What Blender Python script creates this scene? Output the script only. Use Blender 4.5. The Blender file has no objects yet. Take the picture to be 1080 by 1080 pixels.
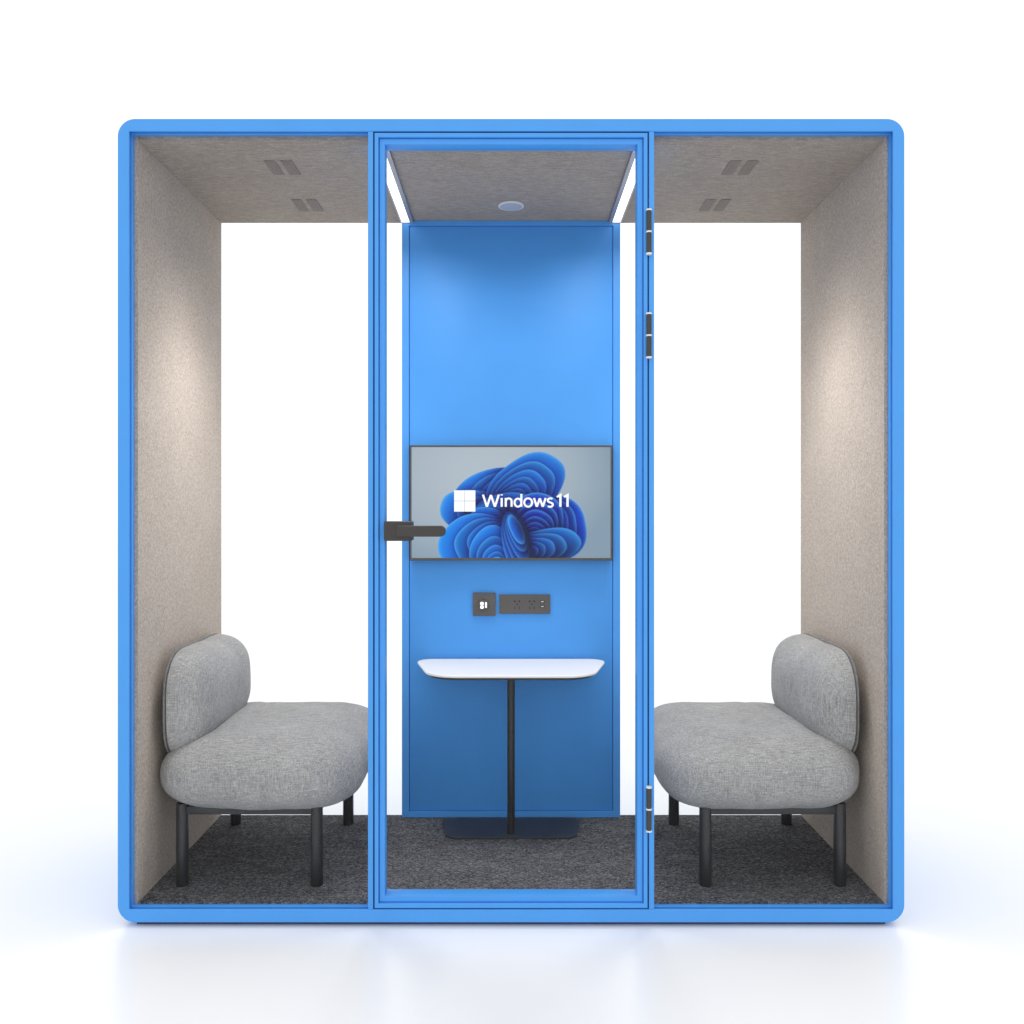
import bpy, bmesh, math, random
import numpy as np
from mathutils import Vector, Matrix, noise as mnoise
random.seed(4)
S = bpy.context.scene
COL = S.collection
PI = math.pi

# ------------------------------------------------------------------ materials
def newmat(name):
    m = bpy.data.materials.new(name); m.use_nodes = True
    nt = m.node_tree
    return m, nt, nt.nodes['Principled BSDF']
def N(nt, t, **kw):
    n = nt.nodes.new(t)
    for k, v in kw.items(): setattr(n, k, v)
    return n
def lk(nt, a, b): nt.links.new(a, b)
def mapping(nt, scale, rot=(0,0,0)):
    tc = N(nt, 'ShaderNodeTexCoord'); mp = N(nt, 'ShaderNodeMapping')
    mp.inputs['Scale'].default_value = scale; mp.inputs['Rotation'].default_value = rot
    lk(nt, tc.outputs['Object'], mp.inputs['Vector'])
    return mp.outputs['Vector']
def noise(nt, vec, scale, detail=2, rough=.5):
    n = N(nt, 'ShaderNodeTexNoise')
    n.inputs['Scale'].default_value = scale; n.inputs['Detail'].default_value = detail
    n.inputs['Roughness'].default_value = rough
    lk(nt, vec, n.inputs['Vector'])
    return n.outputs['Fac']
def mth(nt, op, a, b=None, c=None):
    n = N(nt, 'ShaderNodeMath', operation=op)
    for i, v in enumerate((a, b, c)):
        if v is None: continue
        if isinstance(v, (int, float)): n.inputs[i].default_value = v
        else: lk(nt, v, n.inputs[i])
    return n.outputs[0]
def ramp(nt, fac, stops):
    r = N(nt, 'ShaderNodeValToRGB')
    el = r.color_ramp.elements
    el[0].position, el[0].color = stops[0][0], (*stops[0][1], 1)
    el[1].position, el[1].color = stops[-1][0], (*stops[-1][1], 1)
    for p, c in stops[1:-1]:
        e = el.new(p); e.color = (*c, 1)
    lk(nt, fac, r.inputs['Fac'])
    return r.outputs['Color']
def bump(nt, h, strength, dist):
    b = N(nt, 'ShaderNodeBump')
    b.inputs['Strength'].default_value = strength; b.inputs['Distance'].default_value = dist
    lk(nt, h, b.inputs['Height'])
    return b.outputs['Normal']

def plain(name, col, rough=.5, metal=0, spec=.5, var=.06, coat=0):
    m, nt, b = newmat(name)
    v = mapping(nt, (1,1,1))
    f = noise(nt, v, 9, 4)
    lo = tuple(c*(1-var) for c in col); hi = tuple(min(1, c*(1+var)) for c in col)
    lk(nt, ramp(nt, f, [(.3, lo), (.7, hi)]), b.inputs['Base Color'])
    rr = N(nt, 'ShaderNodeMapRange'); lk(nt, noise(nt, v, 30, 3), rr.inputs['Value'])
    rr.inputs['To Min'].default_value = rough*.9; rr.inputs['To Max'].default_value = min(1, rough*1.1)
    lk(nt, rr.outputs[0], b.inputs['Roughness'])
    b.inputs['Metallic'].default_value = metal
    b.inputs['Specular IOR Level'].default_value = spec
    b.inputs['Coat Weight'].default_value = coat
    return m

BLUE = (.073, .34, .835)
M = {}
M['blue'] = plain('blue_powder_coat', BLUE, .42, spec=.35, var=.02)
M['blue_panel'] = plain('blue_board', BLUE, .5, spec=.3, var=.02)
M['black'] = plain('black_plastic', (.042,.038,.035), .42, var=.1)
M['bezel'] = plain('dark_bezel', (.075,.068,.062), .35, var=.1)
M['socket'] = plain('socket_plastic', (.085,.078,.072), .4, var=.08)
M['hole'] = plain('dark_hole', (.006,.006,.006), .6)
M['leg'] = plain('black_steel', (.026,.026,.028), .38, var=.1)
M['pole'] = plain('dark_steel', (.022,.021,.02), .35, var=.1)
M['base'] = plain('table_base_steel', (.034,.036,.042), .5, var=.1)
M['white'] = plain('white_laminate', (.90,.895,.885), .4, var=.01, spec=.3)
M['washer'] = plain('nylon_washer', (.8,.8,.8), .4)
M['alu'] = plain('aluminium_trim', (.36,.36,.40), .35, metal=.3)
M['lens'] = plain('speaker_mesh', (.50,.52,.56), .5)
M['ring'] = plain('speaker_ring', (.82,.82,.82), .4)
M['gap_dark'] = plain('painted_gap_shade', (.008,.014,.04), .8)  # near-black navy painted as the shade in the door gap
M['shade_plinth'] = plain('plinth_shade_navy', (.05,.07,.14), .7)  # dark navy carries the shadow under the pod

def lining_mat(name, scale_main, k=1.0):
    m, nt, b = newmat(name)
    v = mapping(nt, scale_main)
    v1 = mapping(nt, (1,1,1))
    a = noise(nt, v, 115, 4, .7)
    c = noise(nt, v1, 190, 3, .6)
    d = noise(nt, v1, 5, 3, .5)
    s = mth(nt, 'ADD', mth(nt, 'MULTIPLY', a, .58), mth(nt, 'ADD', mth(nt, 'MULTIPLY', c, .34), mth(nt, 'MULTIPLY', d, .08)))
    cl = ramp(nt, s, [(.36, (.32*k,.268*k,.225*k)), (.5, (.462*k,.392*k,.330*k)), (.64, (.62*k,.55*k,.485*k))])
    lk(nt, cl, b.inputs['Base Color'])
    lk(nt, bump(nt, s, .35, .003), b.inputs['Normal'])
    b.inputs['Roughness'].default_value = .95; b.inputs['Specular IOR Level'].default_value = .1
    b.inputs['Sheen Weight'].default_value = .1
    return m
M['lining_wall'] = lining_mat('taupe_felt_wall', (1.6, 1.6, 1.0))
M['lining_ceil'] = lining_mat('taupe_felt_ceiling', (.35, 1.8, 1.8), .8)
M['vent'] = None

def vent_mat():
    m, nt, b = newmat('vent_slots')
    v = mapping(nt, (1,1,1))
    f = noise(nt, v, 160, 3)
    lk(nt, ramp(nt, f, [(.3,(.27,.225,.195)),(.7,(.36,.305,.27))]), b.inputs['Base Color'])
    b.inputs['Roughness'].default_value = .9
    return m
M['vent'] = vent_mat()

def carpet_mat():
    m, nt, b = newmat('charcoal_carpet')
    v = mapping(nt, (.7, 1.8, 1))
    a = noise(nt, v, 160, 3, .75)
    c = noise(nt, mapping(nt, (1, 1.6, 1)), 230, 2, .7)
    d = noise(nt, v, 12, 3)
    s = mth(nt, 'ADD', mth(nt, 'MULTIPLY', a, .6), mth(nt, 'ADD', mth(nt, 'MULTIPLY', c, .32), mth(nt, 'MULTIPLY', d, .08)))
    lk(nt, ramp(nt, s, [(.39,(.022,.022,.025)),(.5,(.10,.099,.106)),(.61,(.33,.328,.34))]), b.inputs['Base Color'])
    lk(nt, bump(nt, s, .8, .006), b.inputs['Normal'])
    b.inputs['Roughness'].default_value = 1; b.inputs['Specular IOR Level'].default_value = .05
    return m
M['carpet'] = carpet_mat()

def linen_mat(name, k):
    m, nt, b = newmat(name)
    # woven threads: three stretched noises along the three axes, plus slubs
    h = noise(nt, mapping(nt, (.25, 1.8, 3.2)), 135, 3, .6)
    v = noise(nt, mapping(nt, (2.8, 2.8, .2)), 130, 3, .6)
    w = noise(nt, mapping(nt, (2.8, .3, 1.5)), 130, 3, .6)
    g = noise(nt, mapping(nt, (1, 1, 1)), 260, 2, .7)
    l = noise(nt, mapping(nt, (1, 1, 1)), 7, 3)
    s = mth(nt, 'ADD', mth(nt, 'MULTIPLY', h, .30), mth(nt, 'ADD', mth(nt, 'MULTIPLY', v, .30),
        mth(nt, 'ADD', mth(nt, 'MULTIPLY', w, .16), mth(nt, 'ADD', mth(nt, 'MULTIPLY', g, .14), mth(nt, 'MULTIPLY', l, .10)))))
    c = lambda x: (x*1.01*k, x*k, x*.985*k)
    lk(nt, ramp(nt, s, [(.38, c(.195)), (.5, c(.36)), (.62, c(.565))]), b.inputs['Base Color'])
    lk(nt, bump(nt, s, .8, .004), b.inputs['Normal'])
    b.inputs['Roughness'].default_value = .95; b.inputs['Specular IOR Level'].default_value = .1
    b.inputs['Sheen Weight'].default_value = .1
    return m
M['linen'] = linen_mat('grey_linen', 1.0)
M['piping'] = linen_mat('grey_piping', .55)

def glass_mat():
    m = bpy.data.materials.new('clear_glass'); m.use_nodes = True
    nt = m.node_tree; nt.nodes.clear()
    o = N(nt, 'ShaderNodeOutputMaterial'); mx = N(nt, 'ShaderNodeMixShader')
    t = N(nt, 'ShaderNodeBsdfTransparent'); g = N(nt, 'ShaderNodeBsdfGlossy')
    t.inputs['Color'].default_value = (.992,.996,.998,1)
    g.inputs['Roughness'].default_value = .02
    fr = N(nt, 'ShaderNodeFresnel'); fr.inputs['IOR'].default_value = 1.3
    f = mth(nt, 'MULTIPLY', fr.outputs[0], .22)
    lk(nt, f, mx.inputs[0]); lk(nt, t.outputs[0], mx.inputs[1]); lk(nt, g.outputs[0], mx.inputs[2])
    lk(nt, mx.outputs[0], o.inputs['Surface'])
    return m
M['glass'] = glass_mat()

def emit(name, col, st):
    m, nt, b = newmat(name)
    b.inputs['Base Color'].default_value = (.5,.5,.5,1)
    b.inputs['Emission Color'].default_value = (*col, 1)
    b.inputs['Emission Strength'].default_value = st
    return m
M['led'] = emit('lit_diffuser', (1,.985,.96), 1.6)
M['icon'] = emit('lit_icon', (1,1,1), 1.0)
M['text'] = emit('screen_white', (1,1,1), 1.0)
M['text'].node_tree.nodes['Principled BSDF'].inputs['Base Color'].default_value = (.02,.02,.02,1)

def floor_mat():
    m, nt, b = newmat('white_studio_floor')
    v = mapping(nt, (1,1,1))
    lk(nt, ramp(nt, noise(nt, v, 2, 3), [(.3,(.92,.925,.935)),(.7,(.93,.935,.945))]), b.inputs['Base Color'])
    b.inputs['Roughness'].default_value = .22
    b.inputs['Specular IOR Level'].default_value = .5
    return m
M['floor'] = floor_mat()

# ------------------------------------------------------------------ helpers
def link(name, me, mat, parent=None, smooth=False, auto=None):
    o = bpy.data.objects.new(name, me); COL.objects.link(o)
    if mat is not None:
        me.materials.clear(); me.materials.append(mat)
    if smooth:
        for p in me.polygons: p.use_smooth = True
        if auto is not None:
            me.set_sharp_from_angle(angle=math.radians(auto))
    if parent is not None: o.parent = parent
    return o
def empty(name, loc, label, cat, group=None, rz=0):
    o = bpy.data.objects.new(name, None); COL.objects.link(o)
    o.empty_display_size = .1
    o.location = loc; o.rotation_euler.z = rz
    o['label'] = label; o['category'] = cat
    if group: o['group'] = group
    return o
def loc_to(me, o): pass

def bm_mesh(name, bm):
    me = bpy.data.meshes.new(name); bm.normal_update(); bm.to_mesh(me); bm.free(); return me

def add_box(bm, x0, x1, y0, y1, z0, z1, bev=0, seg=2):
    r = bmesh.ops.create_cube(bm, size=1)
    vs = r['verts']
    for v in vs:
        v.co = Vector(((x0+x1)/2 + v.co.x*(x1-x0), (y0+y1)/2 + v.co.y*(y1-y0), (z0+z1)/2 + v.co.z*(z1-z0)))
    if bev:
        es = list({e for v in vs for e in v.link_edges})
        bmesh.ops.bevel(bm, geom=es, offset=bev, segments=seg, profile=.5, affect='EDGES')
def box(name, b, mat, parent=None, bev=0, seg=2):
    bm = bmesh.new(); add_box(bm, *b, bev=bev, seg=seg)
    return link(name, bm_mesh(name, bm), mat, parent, smooth=bev > 0, auto=50 if bev > 0 else None)
def add_cyl(bm, p0, p1, r0, r1=None, seg=32, bev=0):
    r1 = r0 if r1 is None else r1
    p0, p1 = Vector(p0), Vector(p1); d = p1-p0
    q = Vector((0,0,1)).rotation_difference(d.normalized()).to_matrix().to_4x4()
    r = bmesh.ops.create_cone(bm, cap_ends=True, segments=seg, radius1=r0, radius2=r1, depth=d.length,
                              matrix=Matrix.Translation((p0+p1)/2) @ q)
    if bev:
        es = [e for e in {e for v in r['verts'] for e in v.link_edges} if any(len(f.verts) > 4 for f in e.link_faces)]
        bmesh.ops.bevel(bm, geom=es, offset=bev, segments=2, profile=.5, affect='EDGES')

def rect(x0, x1, z0, z1): return [(x0,z0),(x1,z0),(x1,z1),(x0,z1)]
def round_poly(pts, rad, seg=10):
    n = len(pts); out = []
    rad = rad if isinstance(rad, (list, tuple)) else [rad]*n
    for i in range(n):
        p = Vector(pts[i]).to_2d(); a = Vector(pts[i-1]).to_2d(); b = Vector(pts[(i+1) % n]).to_2d()
        r = rad[i]
        if r <= 0: out.append(tuple(p)); continue
        u = (a-p).normalized(); w = (b-p).normalized()
        ang = u.angle(w); t = r/math.tan(ang/2)
        c = p + (u+w).normalized() * (r/math.sin(ang/2))
        s = p+u*t-c; e = p+w*t-c
        a0 = math.atan2(s.y, s.x); a1 = math.atan2(e.y, e.x)
        da = (a1-a0+PI) % (2*PI) - PI
        for k in range(seg+1):
            th = a0+da*k/seg
            out.append((c.x+r*math.cos(th), c.y+r*math.sin(th)))
    return out
def plate_mesh(name, outer, holes, d0, d1, bev=0, axis='y', seg=2):
    """extruded 2D outline with holes; axis y: outline is (x,z), depth runs d0..d1 in y; axis z: outline (x,y)"""
    cu = bpy.data.curves.new('tmp', 'CURVE'); cu.dimensions = '2D'; cu.fill_mode = 'BOTH'
    for pts in [outer]+list(holes):
        sp = cu.splines.new('POLY'); sp.points.add(len(pts)-1)
        for i, p in enumerate(pts): sp.points[i].co = (p[0], p[1], 0, 1)
        sp.use_cyclic_u = True
    h = (d1-d0)/2
    cu.extrude = h-bev; cu.bevel_depth = bev; cu.offset = -bev; cu.bevel_resolution = seg
    ob = bpy.data.objects.new('tmp', cu); COL.objects.link(ob)
    dg = bpy.context.evaluated_depsgraph_get(); dg.update()
    me = bpy.data.meshes.new_from_object(ob.evaluated_get(dg))
    bpy.data.objects.remove(ob); bpy.data.curves.remove(cu)
    me.name = name
    c = (d0+d1)/2
    for v in me.vertices:
        x, y, z = v.co
        v.co = (x, c-z, y) if axis == 'y' else (x, y, c+z)
    return me
def join_meshes(name, meshes):
    bm = bmesh.new()
    for me in meshes: bm.from_mesh(me)
    for me in meshes: bpy.data.meshes.remove(me)
    return bm_mesh(name, bm)

# ------------------------------------------------------------------ setting
bm = bmesh.new()
bmesh.ops.create_grid(bm, x_segments=4, y_segments=4, size=60)
fl = link('floor', bm_mesh('floor', bm), M['floor']); fl.location = (0, 0, -.013); fl['kind'] = 'structure'

# ------------------------------------------------------------------ pod
pod = empty('meeting_pod', (0, .4, 0), 'blue framed soundproof meeting pod with glass front, taupe felt lining and centre door', 'office pod')
def P(o):   # parent to the pod keeping world placement (meshes are written in world metres)
    o.parent = pod; o.matrix_parent_inverse = Matrix.Translation((0, -.4, 0)); return o
def sub(o, par):
    o.parent = par; return o
HX, HZ = 1.126, 2.3
outline = round_poly(rect(-HX, HX, 0, HZ), .05, 14)
opening = rect(-1.0928, 1.0928, .0373, 2.264)
o2 = round_poly(rect(-HX+.0015, HX-.0015, .0015, HZ-.0015), .0485, 14)
ff = [plate_mesh('a', outline, [opening], 0, .007, .0026, seg=3),
      plate_mesh('b', o2, [rect(-1.108, 1.108, .022, 2.279)], .0065, .0175),
      plate_mesh('c', o2, [opening], .0172, .0365)]
P(link('front_frame', join_meshes('f', ff), M['blue'], smooth=True, auto=40))
sh = round_poly(rect(-HX+.004, HX-.004, .004, HZ-.004), .048, 14)
P(link('outer_shell', plate_mesh('outer_shell', sh, [rect(-1.1195, 1.1195, .006, 2.2925)], .0368, .7675), M['blue'], smooth=True, auto=40))
P(link('rear_frame', plate_mesh('rear_frame', outline, [rect(-1.0985, 1.0985, .022, 2.27)], .7678, .806, .0045, seg=3), M['blue'], smooth=True, auto=40))
for s in (-1, 1):
    x0, x1 = sorted((s*.3948, s*.4096))
    P(box('mullion', (x0, x1, 0.0005, .05, .0376, 2.2637), M['blue'], bev=.0012))
    x0, x1 = sorted((s*1.083, s*1.119))
    P(box('side_wall', (x0, x1, .037, .7674, .007, 2.2915), M['lining_wall']))
# dark ring set into the door gap, its colour standing for the shade there
P(link('gap_shade', plate_mesh('gap_shade', rect(-.3946,.3946,.0375,2.2637), [rect(-.3908,.3908,.0408,2.2597)], .007, .04), M['gap_dark']))
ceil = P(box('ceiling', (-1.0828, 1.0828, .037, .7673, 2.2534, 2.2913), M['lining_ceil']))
P(box('carpet', (-1.0828, 1.0828, .037, .7673, .0065, .0405), M['carpet']))
P(box('shade_plinth', (-1.078, 1.078, .018, .785, -.0128, -.0004), M['shade_plinth']))  # block added under the pod, its dark colour standing for the shadow strip
def pane(x0, x1, y, z0, z1):
    return P(box('window_pane', (x0, x1, y, y+.006, z0, z1), M['glass']))
for s in (-1, 1):
    x0, x1 = sorted((s*.4098, s*1.0926))
    pane(x0, x1, .028, .0375, 2.2638)
    x0, x1 = sorted((s*.4065, s*1.0980))
    pane(x0, x1, .775, .0225, 2.2695)
# vents
for s in (-1, 1):
    for y0, y1 in ((.181, .295), (.516, .634)):
        bm = bmesh.new()
        for a, b in ((.672, .709), (.725, .76)):
            x0, x1 = sorted((s*a, s*b))
            add_box(bm, x0, x1, y0, y1, 2.2515, 2.2524)
            n = 5                                # raised louvre blades
            for k in range(n):
                xx = x0+(k+.5)*(x1-x0)/n
                add_box(bm, xx-.0018, xx+.0018, y0+.003, y1-.003, 2.2497, 2.2513)
        v = link('air_vent', bm_mesh('air_vent', bm), M['vent']); sub(v, ceil)
# linear lights
for s in (-1, 1):
    x0, x1 = sorted((s*.361, s*.4095)); a, b = sorted((s*.375, s*.4045))
    h = P(link('light_strip', plate_mesh('light_strip', rect(x0,x1,.06,.7395), [rect(a,b,.065,.737)], 2.244, 2.2532, .0004, axis='z'), M['alu']))
    d = box('diffuser', (a+.0002, b-.0002, .0652, .7368, 2.246, 2.2525), M['led']); sub(d, h)
# ceiling speaker disc
bm = bmesh.new(); add_cyl(bm, (0,.579,2.249), (0,.579,2.2532), .0455, seg=48, bev=.001)
r = P(link('ceiling_speaker', bm_mesh('s', bm), M['ring'], smooth=True, auto=40))
bm = bmesh.new(); add_cyl(bm, (0,.579,2.2478), (0,.579,2.2488), .0385, seg=48)
sub(link('speaker_grille', bm_mesh('s', bm), M['lens'], smooth=True, auto=40), r)
# rear blue panel
tr = plate_mesh('b', rect(-.4046,.4046,.0407,2.2532), [rect(-.3785,.3785,.063,2.235)], .7396, .7673, .001)
tf = P(link('panel_frame', tr, M['blue'], smooth=True, auto=40))
P(box('rear_panel', (-.3768, .3768, .7445, .764, .0648, 2.2333), M['blue_panel'], bev=.0012))
P(box('panel_backing', (-.4046, .4046, .7676, .8058, .0375, 2.2565), M['blue']))

# door ------------------------------------------------------------
lip = plate_mesh('a', rect(-.3906,.3906,.041,2.2595), [rect(-.3797,.3797,.0536,2.2475)], .0, .055, .0012)
mem = plate_mesh('b', rect(-.3778,.3778,.0556,2.2457), [rect(-.3627,.3627,.0725,2.2297)], .0085, .0545, .001)
bak = plate_mesh('c', rect(-.3799,.3799,.0534,2.2477), [rect(-.3765,.3765,.0568,2.2445)], .022, .054)
door = P(link('door', join_meshes('door', [lip, mem, bak]), M['blue'], smooth=True, auto=40))
sub(box('glass_pane', (-.3632,.3632,.030,.038,.0722,2.2300), M['glass']), door)
for zc in (1.9737, 1.678, .327):
    hx = .3935; hy = -.006
    bm = bmesh.new()
    for a, b in ((-.0605, -.0025), (.0025, .0605)):
        add_cyl(bm, (hx,hy,zc+a), (hx,hy,zc+b), .0072, seg=24)
    add_box(bm, hx-.004, hx+.0045, -.004, .001, zc-.058, zc+.058)
    hg = sub(link('hinge', bm_mesh('hinge', bm), M['black'], smooth=True, auto=40), door)
    for a in (-.0625, 0, .0625):
        bm = bmesh.new(); add_cyl(bm, (hx,hy,zc+a-.0022), (hx,hy,zc+a+.0022), .0084, seg=24)
        sub(link('hinge_washer', bm_mesh('w', bm), M['washer'], smooth=True, auto=40), door)
# handle
bm = bmesh.new()
add_box(bm, -.3622, -.284, -.014, .0298, 1.0920, 1.1480, bev=.004, seg=3)      # lock case clamped on the glass
add_box(bm, -.3622, -.284, .0382, .055, 1.0920, 1.1480, bev=.004, seg=3)
add_cyl(bm, (-.306,-.013,1.121), (-.306,-.034,1.121), .012, seg=24)
me1 = bm_mesh('h1', bm)
lev = plate_mesh('h2', round_poly(rect(-.322, -.1835, 1.1052, 1.1362), [.006,.0152,.0152,.006], 10), [], -.046, -.033, .003, seg=3)
sub(link('handle', join_meshes('handle', [me1, lev]), M['black'], smooth=True, auto=40), door)
# control panel and power socket
cp = P(link('control_panel', plate_mesh('c', round_poly(rect(-.1415,-.057,.7883,.8738), .002, 3), [], .734, .7446, .0008), M['socket'], smooth=True, auto=40))
bm = bmesh.new(); add_cyl(bm, (-.1037,.7342,.8295), (-.1037,.731,.8295), .0215, .0205, seg=40)
sub(link('dial', bm_mesh('d', bm), M['bezel'], smooth=True, auto=40), cp)
ic = [plate_mesh('i', round_poly(rect(-.1135,-.1015,a,b), .0035, 5), [], .7299, .7309) for a, b in ((.8155,.8275),(.8285,.8405))]
ic.append(plate_mesh('i', round_poly(rect(-.0960,-.0895,.8190,.8395), .002, 4), [], .7299, .7309))
sub(link('lit_symbol', join_meshes('i', ic), M['icon']), cp)
ps = P(link('power_socket', plate_mesh('c', round_poly(rect(-.044,.145,.7959,.8668), .002, 3), [], .7365, .7446, .0008), M['socket'], smooth=True, auto=40))
K = .3519/100
def zz(px, py): return ((px/10.8+490-539)*K, 1.18-(py/10.8+615-538)*K)
for cx in (598, 766):
    bm = bmesh.new()
    for dx, dy, t in ((-26,-33,0), (26,-33,0), (0,0,2), (-26,42,1), (26,42,1)):
        x, z = zz(cx+dx, 238+dy)
        if t == 0: add_cyl(bm, (x,.7367,z), (x,.7361,z), .0036, seg=16)
        elif t == 2: add_box(bm, x-.0018, x+.0018, .7361, .7367, z-.004, z+.004)
        else: add_box(bm, x-.0014, x+.0014, .7361, .7367, z-.0045, z+.0045)
    sub(link('socket_outlet', bm_mesh('o', bm), M['hole']), ps)
for py in (210, 265):
    x, z = zz(885, py)
    u = box('usb_port', (x-.0085, x+.0085, .7358, .7368, z-.0042, z+.0042), M['hole']); sub(u, ps)
    u2 = box('usb_tongue', (x-.0052, x+.0052, .7352, .7357, z-.0012, z+.0018), M['washer']); sub(u2, ps)

# ------------------------------------------------------------------ television
tv = empty('television', (0, .735, .995), 'thin wall-mounted television showing a blue wallpaper with a white logo and lettering', 'television')
def T(o): o.parent = tv; o.matrix_parent_inverse = Matrix.Translation((0,-.735,-.995)); return o
X0, X1, Z0, Z1 = -.3715, .3715, .995, 1.4175
T(link('bezel', plate_mesh('b', rect(X0,X1,Z0,Z1), [rect(X0+.0065,X1-.0065,Z0+.0095,Z1-.0065)], .7, .7215, .001), M['bezel'], smooth=True, auto=40))
T(box('back_casing', (X0+.002, X1-.002, .7216, .744, Z0+.002, Z1-.002), M['bezel']))
# screen image: computed here pixel by pixel into corner colours
W_, H_ = 440, 246
SSA = 2
w, h = W_*SSA, H_*SSA
A = w/h
yy, xx = np.mgrid[0:h, 0:w].astype(float)
U = (xx+.5)/w*A; V = 1-(yy+.5)/h          # U 0..1.79, V 0..1 up
def rgb(*c): return np.array([((v/255+.055)/1.055)**2.4 if v/255 > .04045 else v/255/12.92 for v in c])
r2 = ((U-.62)/1.2)**2+((V-.75)/.9)**2
img = rgb(178,190,200)[None,None,:]*(1-np.clip(r2,0,1))[...,None] + rgb(134,156,174)[None,None,:]*np.clip(r2,0,1)[...,None]
def smooth(a, b, t):
    t = np.clip((t-a)/(b-a), 0, 1); return t*t*(3-2*t)
DARK, MID, LIT, RIM = rgb(0,6,78), rgb(2,58,206), rgb(20,140,244), rgb(86,190,250)
mask = np.zeros_like(U)
def petal(cx, cy, rx, ry, rot, g, rim, lo, hi, wav, ph, sharp=2.1):
    """one folded ribbon: wavy rounded outline, thin bright rim, colour running along g, soft shade on what it covers"""
    global img, mask
    c, s = math.cos(rot), math.sin(rot)
    x = (U-cx)*c+(V-cy)*s; y = -(U-cx)*s+(V-cy)*c
    th = np.arctan2(y/ry, x/rx)
    R = (np.abs(x/rx)**sharp+np.abs(y/ry)**sharp)**(1/sharp) + wav*np.sin(2*th+ph)+wav*.5*np.sin(5*th+ph*2)
    d = (1-R)*min(rx, ry)
    sh = np.exp(-np.clip(-d, 0, 9)/.040)*(d < 0)*.78
    img = img*(1-(sh*mask)[...,None]*np.array([1,.85,.5]))
    t = np.clip(.5+.55*((x/rx)*g[0]+(y/ry)*g[1]), 0, 1)
    t = t*t*(3-2*t)
    col = lo*(1-t)[...,None]+hi*t[...,None]
    rv = np.exp(-(np.clip(d,0,9)/rim)**1.3)*(.12+.62*t)
    col = col*(1-rv[...,None])+RIM*rv[...,None]
    m = smooth(-.003, .003, d)
    img = img*(1-m[...,None])+col*m[...,None]
    mask = np.maximum(mask, m)
def fan(cx, cy, rx, ry, rot, n, dr, k, g, lo, hi, wav=.03, ph=0., tw=.05, rim=.014):
    c, s = math.cos(rot), math.sin(rot)
    for i in range(n):
        f = k**i
        ox, oy = math.cos(dr)*rx*(1-f)*.93, math.sin(dr)*ry*(1-f)*.93
        q = .75 if i % 2 else 1
        petal(cx+ox*c-oy*s, cy+ox*s+oy*c, rx*f, ry*f, rot+tw*i, g, rim*(.5+.5*f), lo*q, hi*q, wav, ph+.35*i)
fan(.68, .58, .35, .20, .45, 5, -.5, .78, (-.5,.8), MID*.5, LIT, ph=1)
fan(.60, .40, .36, .20, -.25, 3, .3, .76, (-.9,.3), MID*.6, LIT, ph=2.2)
fan(1.28, .27, .30, .30, .1, 7, 2.6, .84, (.9,.2), DARK, MID*.8+LIT*.2, ph=.8)
fan(1.02, .63, .40, .26, .72, 8, 3.5, .85, (.5,.75), DARK*.4+MID*.6, LIT*.95, ph=.3)
fan(.86, .38, .34, .20, .10, 5, 3.0, .80, (-.2,.9), DARK*.3+MID*.7, LIT, ph=1.9, tw=-.06)
fan(1.10, .30, .30, .25, .85, 8, 3.9, .84, (.5,.5), DARK*.7, MID, ph=2.8, tw=.07)
fan(1.16, .08, .37, .17, .28, 7, 2.9, .82, (.3,.9), DARK, LIT*.8, ph=.2, tw=-.05)
fan(.58, .12, .35, .27, .25, 5, .0, .78, (-.6,.7), DARK*.4+MID*.6, LIT, ph=1.4)
fan(.72, .05, .20, .24, -.35, 5, -.8, .77, (-.5,.8), MID*.5, LIT, ph=.5)
fan(.96, .08, .13, .34, .25, 5, 1.2, .80, (-.9,.2), DARK, MID*.6+LIT*.4, ph=1.1)
img = img.reshape(H_, SSA, W_, SSA, 3).mean(axis=(1,3))
sx0, sx1, sz0, sz1 = X0+.0066, X1-.0066, Z0+.0096, Z1-.0066
gx = np.linspace(sx0, sx1, W_+1); gz = np.linspace(sz1, sz0, H_+1)
GX, GZ = np.meshgrid(gx, gz)
co = np.stack([GX, np.full_like(GX, .7055), GZ], -1).reshape(-1, 3)
idx = np.arange((W_+1)*(H_+1)).reshape(H_+1, W_+1)
faces = np.stack([idx[1:,:-1], idx[1:,1:], idx[:-1,1:], idx[:-1,:-1]], -1).reshape(-1, 4)
me = bpy.data.meshes.new('screen')
me.vertices.add(len(co)); me.vertices.foreach_set('co', co.ravel())
me.loops.add(len(faces)*4); me.loops.foreach_set('vertex_index', faces.ravel().astype(np.int32))
me.polygons.add(len(faces)); me.polygons.foreach_set('loop_start', np.arange(0, len(faces)*4, 4, dtype=np.int32))
me.update(calc_edges=True); me.validate()
at = me.color_attributes.new('picture', 'FLOAT_COLOR', 'CORNER')
cc = np.ones((len(faces), 4, 4)); cc[:, :, :3] = img.reshape(-1, 1, 3)
at.data.foreach_set('color', cc.ravel().astype(np.float32))
m, nt, b = newmat('lit_screen')
ca = N(nt, 'ShaderNodeVertexColor', layer_name='picture')
b.inputs['Base Color'].default_value = (.01,.01,.01,1); b.inputs['Roughness'].default_value = .3
b.inputs['Specular IOR Level'].default_value = .15
lk(nt, ca.outputs['Color'], b.inputs['Emission Color']); b.inputs['Emission Strength'].default_value = .97
screen = T(link('screen', me, m))
KT = 3.2/921.75
def tvp(px, py): return ((px/4.909+430-539)*KT, 1.18-(py/4.909+465-538)*KT)
lx0, lz1 = tvp(240, 255); lx1, lz0 = tvp(350, 366)
hw = (lx1-lx0)/2; gp = .0012
sq = []
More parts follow.
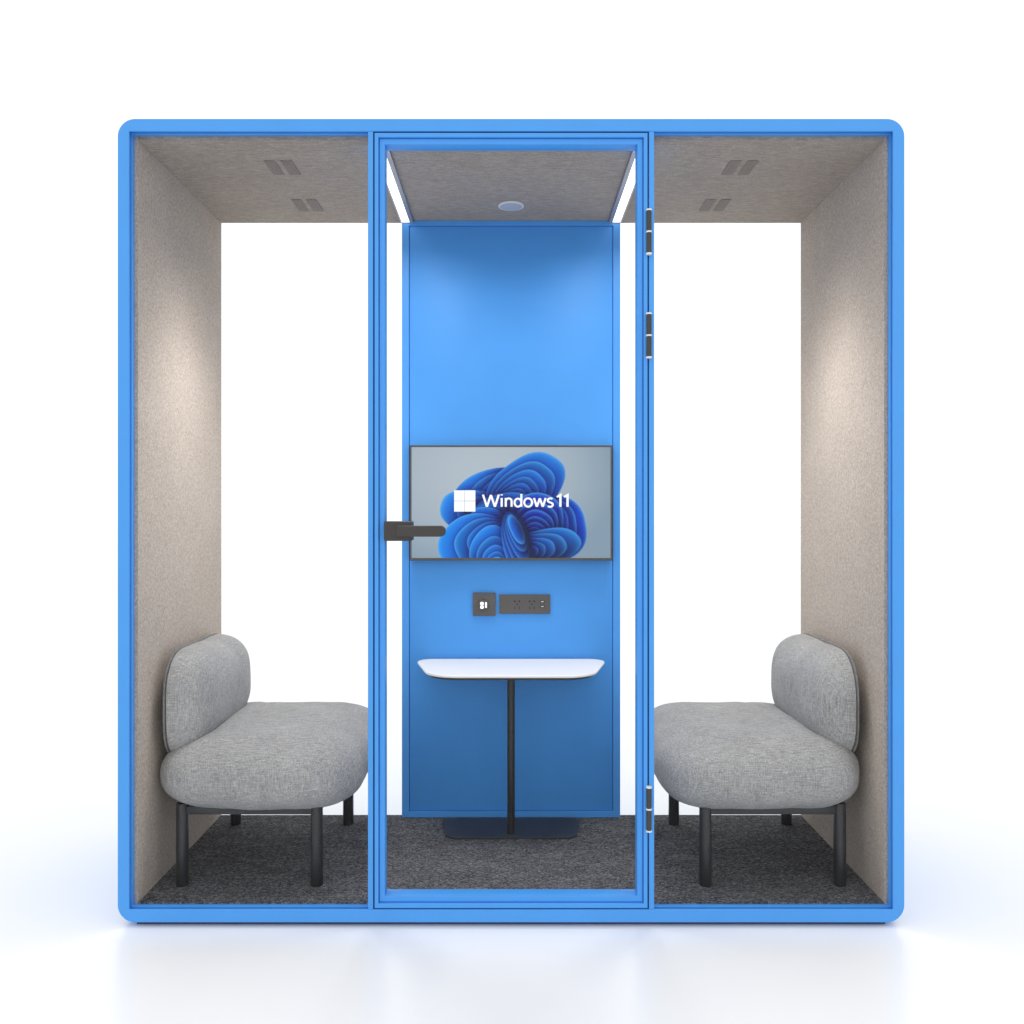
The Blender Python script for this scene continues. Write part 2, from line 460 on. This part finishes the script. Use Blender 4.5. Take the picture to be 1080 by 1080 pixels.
for i in (0, 1):
    for j in (0, 1):
        a = lx0+i*(hw+gp/2); c = lz0+j*(hw+gp/2)
        sq.append(plate_mesh('q', rect(a, a+hw-gp/2, c, c+hw-gp/2), [], .7040, .7050))
lg = T(link('logo', join_meshes('logo', sq), M['text'])); lg.parent = screen; lg.matrix_parent_inverse = Matrix()
# lettering drawn as pen strokes (humanist sans)
def arc(cx, cy, rx, ry, a0, a1, n=14):
    return [(cx+rx*math.cos(math.radians(a0+(a1-a0)*k/n)), cy+ry*math.sin(math.radians(a0+(a1-a0)*k/n))) for k in range(n+1)]
GL = {   # cap height 1.0, x-height .72; (strokes, advance)
 'W': ([[(.0,1),(.29,.0)], [(.29,.0),(.585,.97)], [(.585,.97),(.88,.0)], [(.88,.0),(1.17,1)]], 1.30),
 'i': ([[(.08,0),(.08,.72)], [(.08,.93),(.08,1.02)]], .30),
 'n': ([[(.08,0),(.08,.72)], [(.08,.42)]+arc(.30,.45,.21,.24,160,0)+[(.51,.0)]], .68),
 'd': ([arc(.30,.34,.25,.33,0,360,26), [(.55,0),(.55,1.05)]], .72),
 'o': ([arc(.33,.35,.29,.345,0,360,26)], .76),
 'w': ([[(.0,.72),(.21,.0)], [(.21,.0),(.43,.70)], [(.43,.70),(.65,.0)], [(.65,.0),(.86,.72)]], .96),
 's': ([arc(.25,.53,.19,.165,40,260,12)[:]+arc(.23,.17,.20,.17,80,-140,12)], .56),
 '1': ([[(.02,.80),(.26,.97),(.26,.0)]], .48)}
def stroke_poly(bm, pts, wd, y0, y1):
    P_ = [Vector(p) for p in pts]
    closed = (P_[0]-P_[-1]).length < 1e-4
    L, R = [], []
    n = len(P_)
    for i, p in enumerate(P_):
        if closed: a = P_[i-1] if i > 0 else P_[-2]; c = P_[i+1] if i < n-1 else P_[1]
        else: a = P_[max(i-1,0)]; c = P_[min(i+1,n-1)]
        d1 = (p-a).normalized() if (p-a).length > 1e-6 else (c-p).normalized()
        d2 = (c-p).normalized() if (c-p).length > 1e-6 else d1
        t = (d1+d2)
        t = t.normalized() if t.length > 1e-4 else d1
        nn = Vector((-t.y, t.x)); k = max(.35, abs(nn.dot(Vector((-d1.y, d1.x)))))
        o = nn*wd/2/k
        L.append(p+o); R.append(p-o)
    for i in range(n-1):
        vs = []
        for q in (L[i], L[i+1], R[i+1], R[i]): vs.append(bm.verts.new((q.x, y0, q.y)))
        bm.faces.new(vs)
cap = (342-279)/4.909*KT
def write(text, px0, px1, base_py, wd):
    bm = bmesh.new(); x = 0
    ext = 0
    for ch in text:
        st, adv = GL[ch]
        for s_ in st:
            stroke_poly(bm, [(x+a, b_) for a, b_ in s_], wd, .7046-.00002*len(bm.verts)/4, 0)
            ext = max(ext, max(x+a for a, _ in s_))
        x += adv
    xa, zb = tvp(px0, base_py); xb, _ = tvp(px1, base_py)
    sxx = (xb-xa)/(ext+wd)
    for v in bm.verts: v.co.x = xa+(v.co.x+wd/2)*sxx; v.co.z = zb+(v.co.z)*cap
    return bm_mesh('t', bm)
t1 = write('Windows', 384, 757, 341, .155); t2 = write('11', 765, 834, 341, .155)
lt = link('lettering', join_meshes('lettering', [t1, t2]), M['text']); lt.parent = screen

# ------------------------------------------------------------------ table
tb = empty('pedestal_table', (0, .57, .0405), 'small white tapered table on a thin black pole and flat dark base, below the television', 'table')
def B(o): o.parent = tb; o.matrix_parent_inverse = Matrix.Translation((0,-.57,-.0405)); return o
top = round_poly([(-.273,.405),(.273,.405),(.355,.7345),(-.355,.7345)], [.115,.115,.055,.055], 14)
B(link('tabletop', plate_mesh('t', top, [], .621, .630, .003, axis='z', seg=3), M['white'], smooth=True, auto=50))
und = round_poly([(-.262,.412),(.262,.412),(.343,.728),(-.343,.728)], [.11,.11,.05,.05], 14)
B(link('underside_plate', plate_mesh('t', und, [], .613, .6208, .001, axis='z'), M['pole']))
bm = bmesh.new(); add_cyl(bm, (0,.562,.0495), (0,.562,.6128), .0135, seg=32)
B(link('pole', bm_mesh('p', bm), M['pole'], smooth=True, auto=40))
bs = round_poly([(-.224,.5235),(.224,.5235),(.256,.708),(-.256,.708)], [.04,.04,.025,.025], 10)
B(link('base_plate', plate_mesh('t', bs, [], .0408, .0492, .0015, axis='z'), M['base'], smooth=True, auto=50))

# ------------------------------------------------------------------ sofas
def soft_box(name, hx, hy, hz, r, fn=None, n=30, wr=.002, seed=0, pw=2.0):
    """cushion: box half sizes h with per-axis corner radii r"""
    bm = bmesh.new()
    bmesh.ops.create_cube(bm, size=2)
    bmesh.ops.subdivide_edges(bm, edges=bm.edges[:], cuts=n, use_grid_fill=True)
    H = Vector((hx, hy, hz)); R = Vector(r)
    for v in bm.verts:
        p = Vector([math.copysign(abs(c)**.8, c) if 0 else math.sin(c*PI/2)*.55+c*.45 for c in v.co])
        p = Vector((p.x*H.x, p.y*H.y, p.z*H.z))
        core = Vector([max(-(H[i]-R[i]), min(H[i]-R[i], p[i])) for i in range(3)])
        d = Vector([(p[i]-core[i])/R[i] for i in range(3)])
        l = (abs(d.x)**pw+abs(d.y)**pw+abs(d.z)**pw)**(1/pw)
        if l > 1e-6:
            d = d/l
        q = core+Vector([d[i]*R[i] for i in range(3)])
        u = Vector((q.x/H.x, q.y/H.y, q.z/H.z))
        if fn: q = fn(q, u)
        nz = mnoise.noise(Vector((q.x*6+seed, q.y*6, q.z*6)))*wr*1.5 + mnoise.noise(Vector((q.x*18, q.y*18+seed, q.z*18)))*wr*.5
        q = q*(1+nz/max(.1, q.length))
        v.co = q
    return bm
def make_sofa():
    root = empty('sofa', (-.80, .4165, .0405), 'tmp', 'sofa', 'grey padded sofas facing each other')
    # local frame: backrest towards -x; local z from carpet
    def crease(q, a, b, wd, dep, face):
        # a pinched fold of cloth from a to b on the given end face
        ax, az = a; bx, bz = b
        t = ((q.x-ax)*(bx-ax)+(q.z-az)*(bz-az))/((bx-ax)**2+(bz-az)**2)
        tc = max(0, min(1, t))
        d = math.hypot(q.x-ax-(bx-ax)*tc, q.z-az-(bz-az)*tc)
        k = math.exp(-(d/wd)**2)-.55*math.exp(-((d-wd*1.8)/wd)**2)
        q.y -= face*dep*k*(.3+.7*math.sin(PI*tc))
    def seat_fn(q, u):
        q.z += .008*(1-u.x**2)*(1-u.y**2)*(1 if u.z > 0 else .0)
        f = -1 if u.y < 0 else 1
        if abs(u.y) > .45 and u.z < .6:
            crease(q, (.02,-.10), (.045,-.01), .007, .009, f)
            crease(q, (-.06,-.09), (-.05,-.02), .007, .006, f)
            crease(q, (.15,-.08), (.11,.0), .008, .006, f)
        if u.z > .3:
            k = math.exp(-((q.x+.10+.02*math.sin(q.y*9))/.016)**2)*.004*max(0,1-u.y**4*1.6)
            q.z -= k
        return q
    bm = soft_box('seat', .311, .334, .111, (.175,.13,.109), seat_fn, seed=3, wr=.005, pw=2.25, n=84)
    for v in bm.verts: v.co += Vector((.0365, 0, .3345))
    # pinched creases on the near and far faces
    link('seat', bm_mesh('seat', bm), M['linen'], root, smooth=True)
    def back_fn(q, u):
        if q.x < 0: q.x *= .12      # flat against the shell, domed towards the room
        q.x += .004*(1-u.y**2)*(1-u.z**2)
        if u.z < 0:                 # squarer, wider foot where it meets the seat
            q.y += math.copysign(1, q.y)*.03*min(1, -u.z)**2*min(1, abs(q.y)/.2)
            q.z -= .012*(-u.z)**2
        return q
    def shell_fn(q, u):
        if u.z < 0:
            q.y += math.copysign(1, q.y)*.03*min(1, -u.z)**2*min(1, abs(q.y)/.2)
            q.z -= .012*(-u.z)**2
        return q
    bm = soft_box('back', .112, .286, .153, (.108,.135,.14), back_fn, seed=9, wr=.004, pw=2.3, n=60)
    for v in bm.verts: v.co += Vector((-.236, 0, .549))
    link('backrest', bm_mesh('backrest', bm), M['linen'], root, smooth=True)
    # upholstered back shell with a welt, slightly larger than the cushion
    bm = soft_box('shell', .008, .2875, .1565, (.007,.137,.143), shell_fn, n=24, wr=.0, seed=9, pw=2.3)
    for v in bm.verts:
        v.co += Vector((-.246, 0, .549))
    link('back_shell', bm_mesh('back_shell', bm), M['piping'], root, smooth=True)
    # frame rails
    bm = bmesh.new()
    for y in (-.2575, .2575): add_box(bm, -.185, .195, y-.009, y+.009, .216, .240, bev=.002)
    for x in (-.2, .209): add_box(bm, x-.009, x+.009, -.24, .24, .216, .240, bev=.002)
    for y in (-.09, .09): add_box(bm, -.185, .195, y-.012, y+.012, .222, .238)
    link('seat_frame', bm_mesh('seat_frame', bm), M['leg'], root, smooth=True, auto=40)
    for x in (-.2, .209):
        for y in (-.2575, .2575):
            bm = bmesh.new()
            add_cyl(bm, (x,y,.0), (x,y,.250), .0192, .0180, seg=32, bev=.0015)
            link('leg', bm_mesh('leg', bm), M['leg'], root, smooth=True, auto=40)
    return root
def dup(root):
    r = root.copy(); COL.objects.link(r)
    for ch in list(root.children):
        c = ch.copy(); COL.objects.link(c); c.parent = r
    return r
sofa = make_sofa()
sofa['label'] = 'light grey padded sofa on black legs against the left felt wall'
s2 = dup(sofa); s2.location.x = .80; s2.rotation_euler.z = PI
s2['label'] = 'light grey padded sofa on black legs against the right felt wall, nearer the door hinges'

# ------------------------------------------------------------------ lights
def spot(x, y, z, tx, ty, tz, power, size, blend, rad, col=(1,.93,.86)):
    l = bpy.data.lights.new('unseen_spot', 'SPOT'); l.energy = power; l.spot_size = math.radians(size); l.spot_blend = blend
    l.shadow_soft_size = rad; l.color = col
    o = bpy.data.objects.new('unseen_spot', l); COL.objects.link(o)
    o.location = (x, y, z); o.rotation_euler = (Vector((tx,ty,tz))-Vector((x,y,z))).to_track_quat('-Z','Y').to_euler()
for s in (-1, 1):
    spot(s*.62, .34, 2.21, s*1.083, .40, 1.56, 38, 58, 1, .26)
    spot(s*.62, .34, 2.21, s*.74, .40, .5, 22, 95, 1, .08, (1,.97,.94))  # added lamp without a fixture, lightens the sofa tops
for s in (-1, 1):      # the light the two ceiling strips throw down
    l = bpy.data.lights.new('strip_light', 'AREA'); l.shape = 'RECTANGLE'; l.size = .028; l.size_y = .40
    l.energy = 3.1; l.spread = math.radians(150); l.color = (1,.985,.97)
    o = bpy.data.objects.new('strip_light', l); COL.objects.link(o)
    o.location = (s*.3897, .27, 2.2435)

wd = bpy.data.worlds.new('World'); S.world = wd; wd.use_nodes = True
bg = wd.node_tree.nodes['Background']
bg.inputs['Color'].default_value = (1, 1, 1, 1); bg.inputs['Strength'].default_value = 1.15

# ------------------------------------------------------------------ camera
cam = bpy.data.cameras.new('camera'); co_ = bpy.data.objects.new('camera', cam); COL.objects.link(co_)
co_.location = (0, -2.5, 1.18); co_.rotation_euler = (PI/2, 0, 0)
cam.sensor_width = 36; cam.lens = 921.75/1080*36
cam.shift_x = 1/1080; cam.shift_y = -2/1080
cam.clip_end = 300
S.camera = co_
S.view_settings.view_transform = 'Standard'; S.view_settings.look = 'None'
S.view_settings.exposure = 0; S.view_settings.gamma = 1
S.render.engine = 'CYCLES'
S.cycles.use_denoising = True
S.cycles.max_bounces = 10; S.cycles.diffuse_bounces = 6; S.cycles.transparent_max_bounces = 16
S.cycles.sample_clamp_indirect = 6
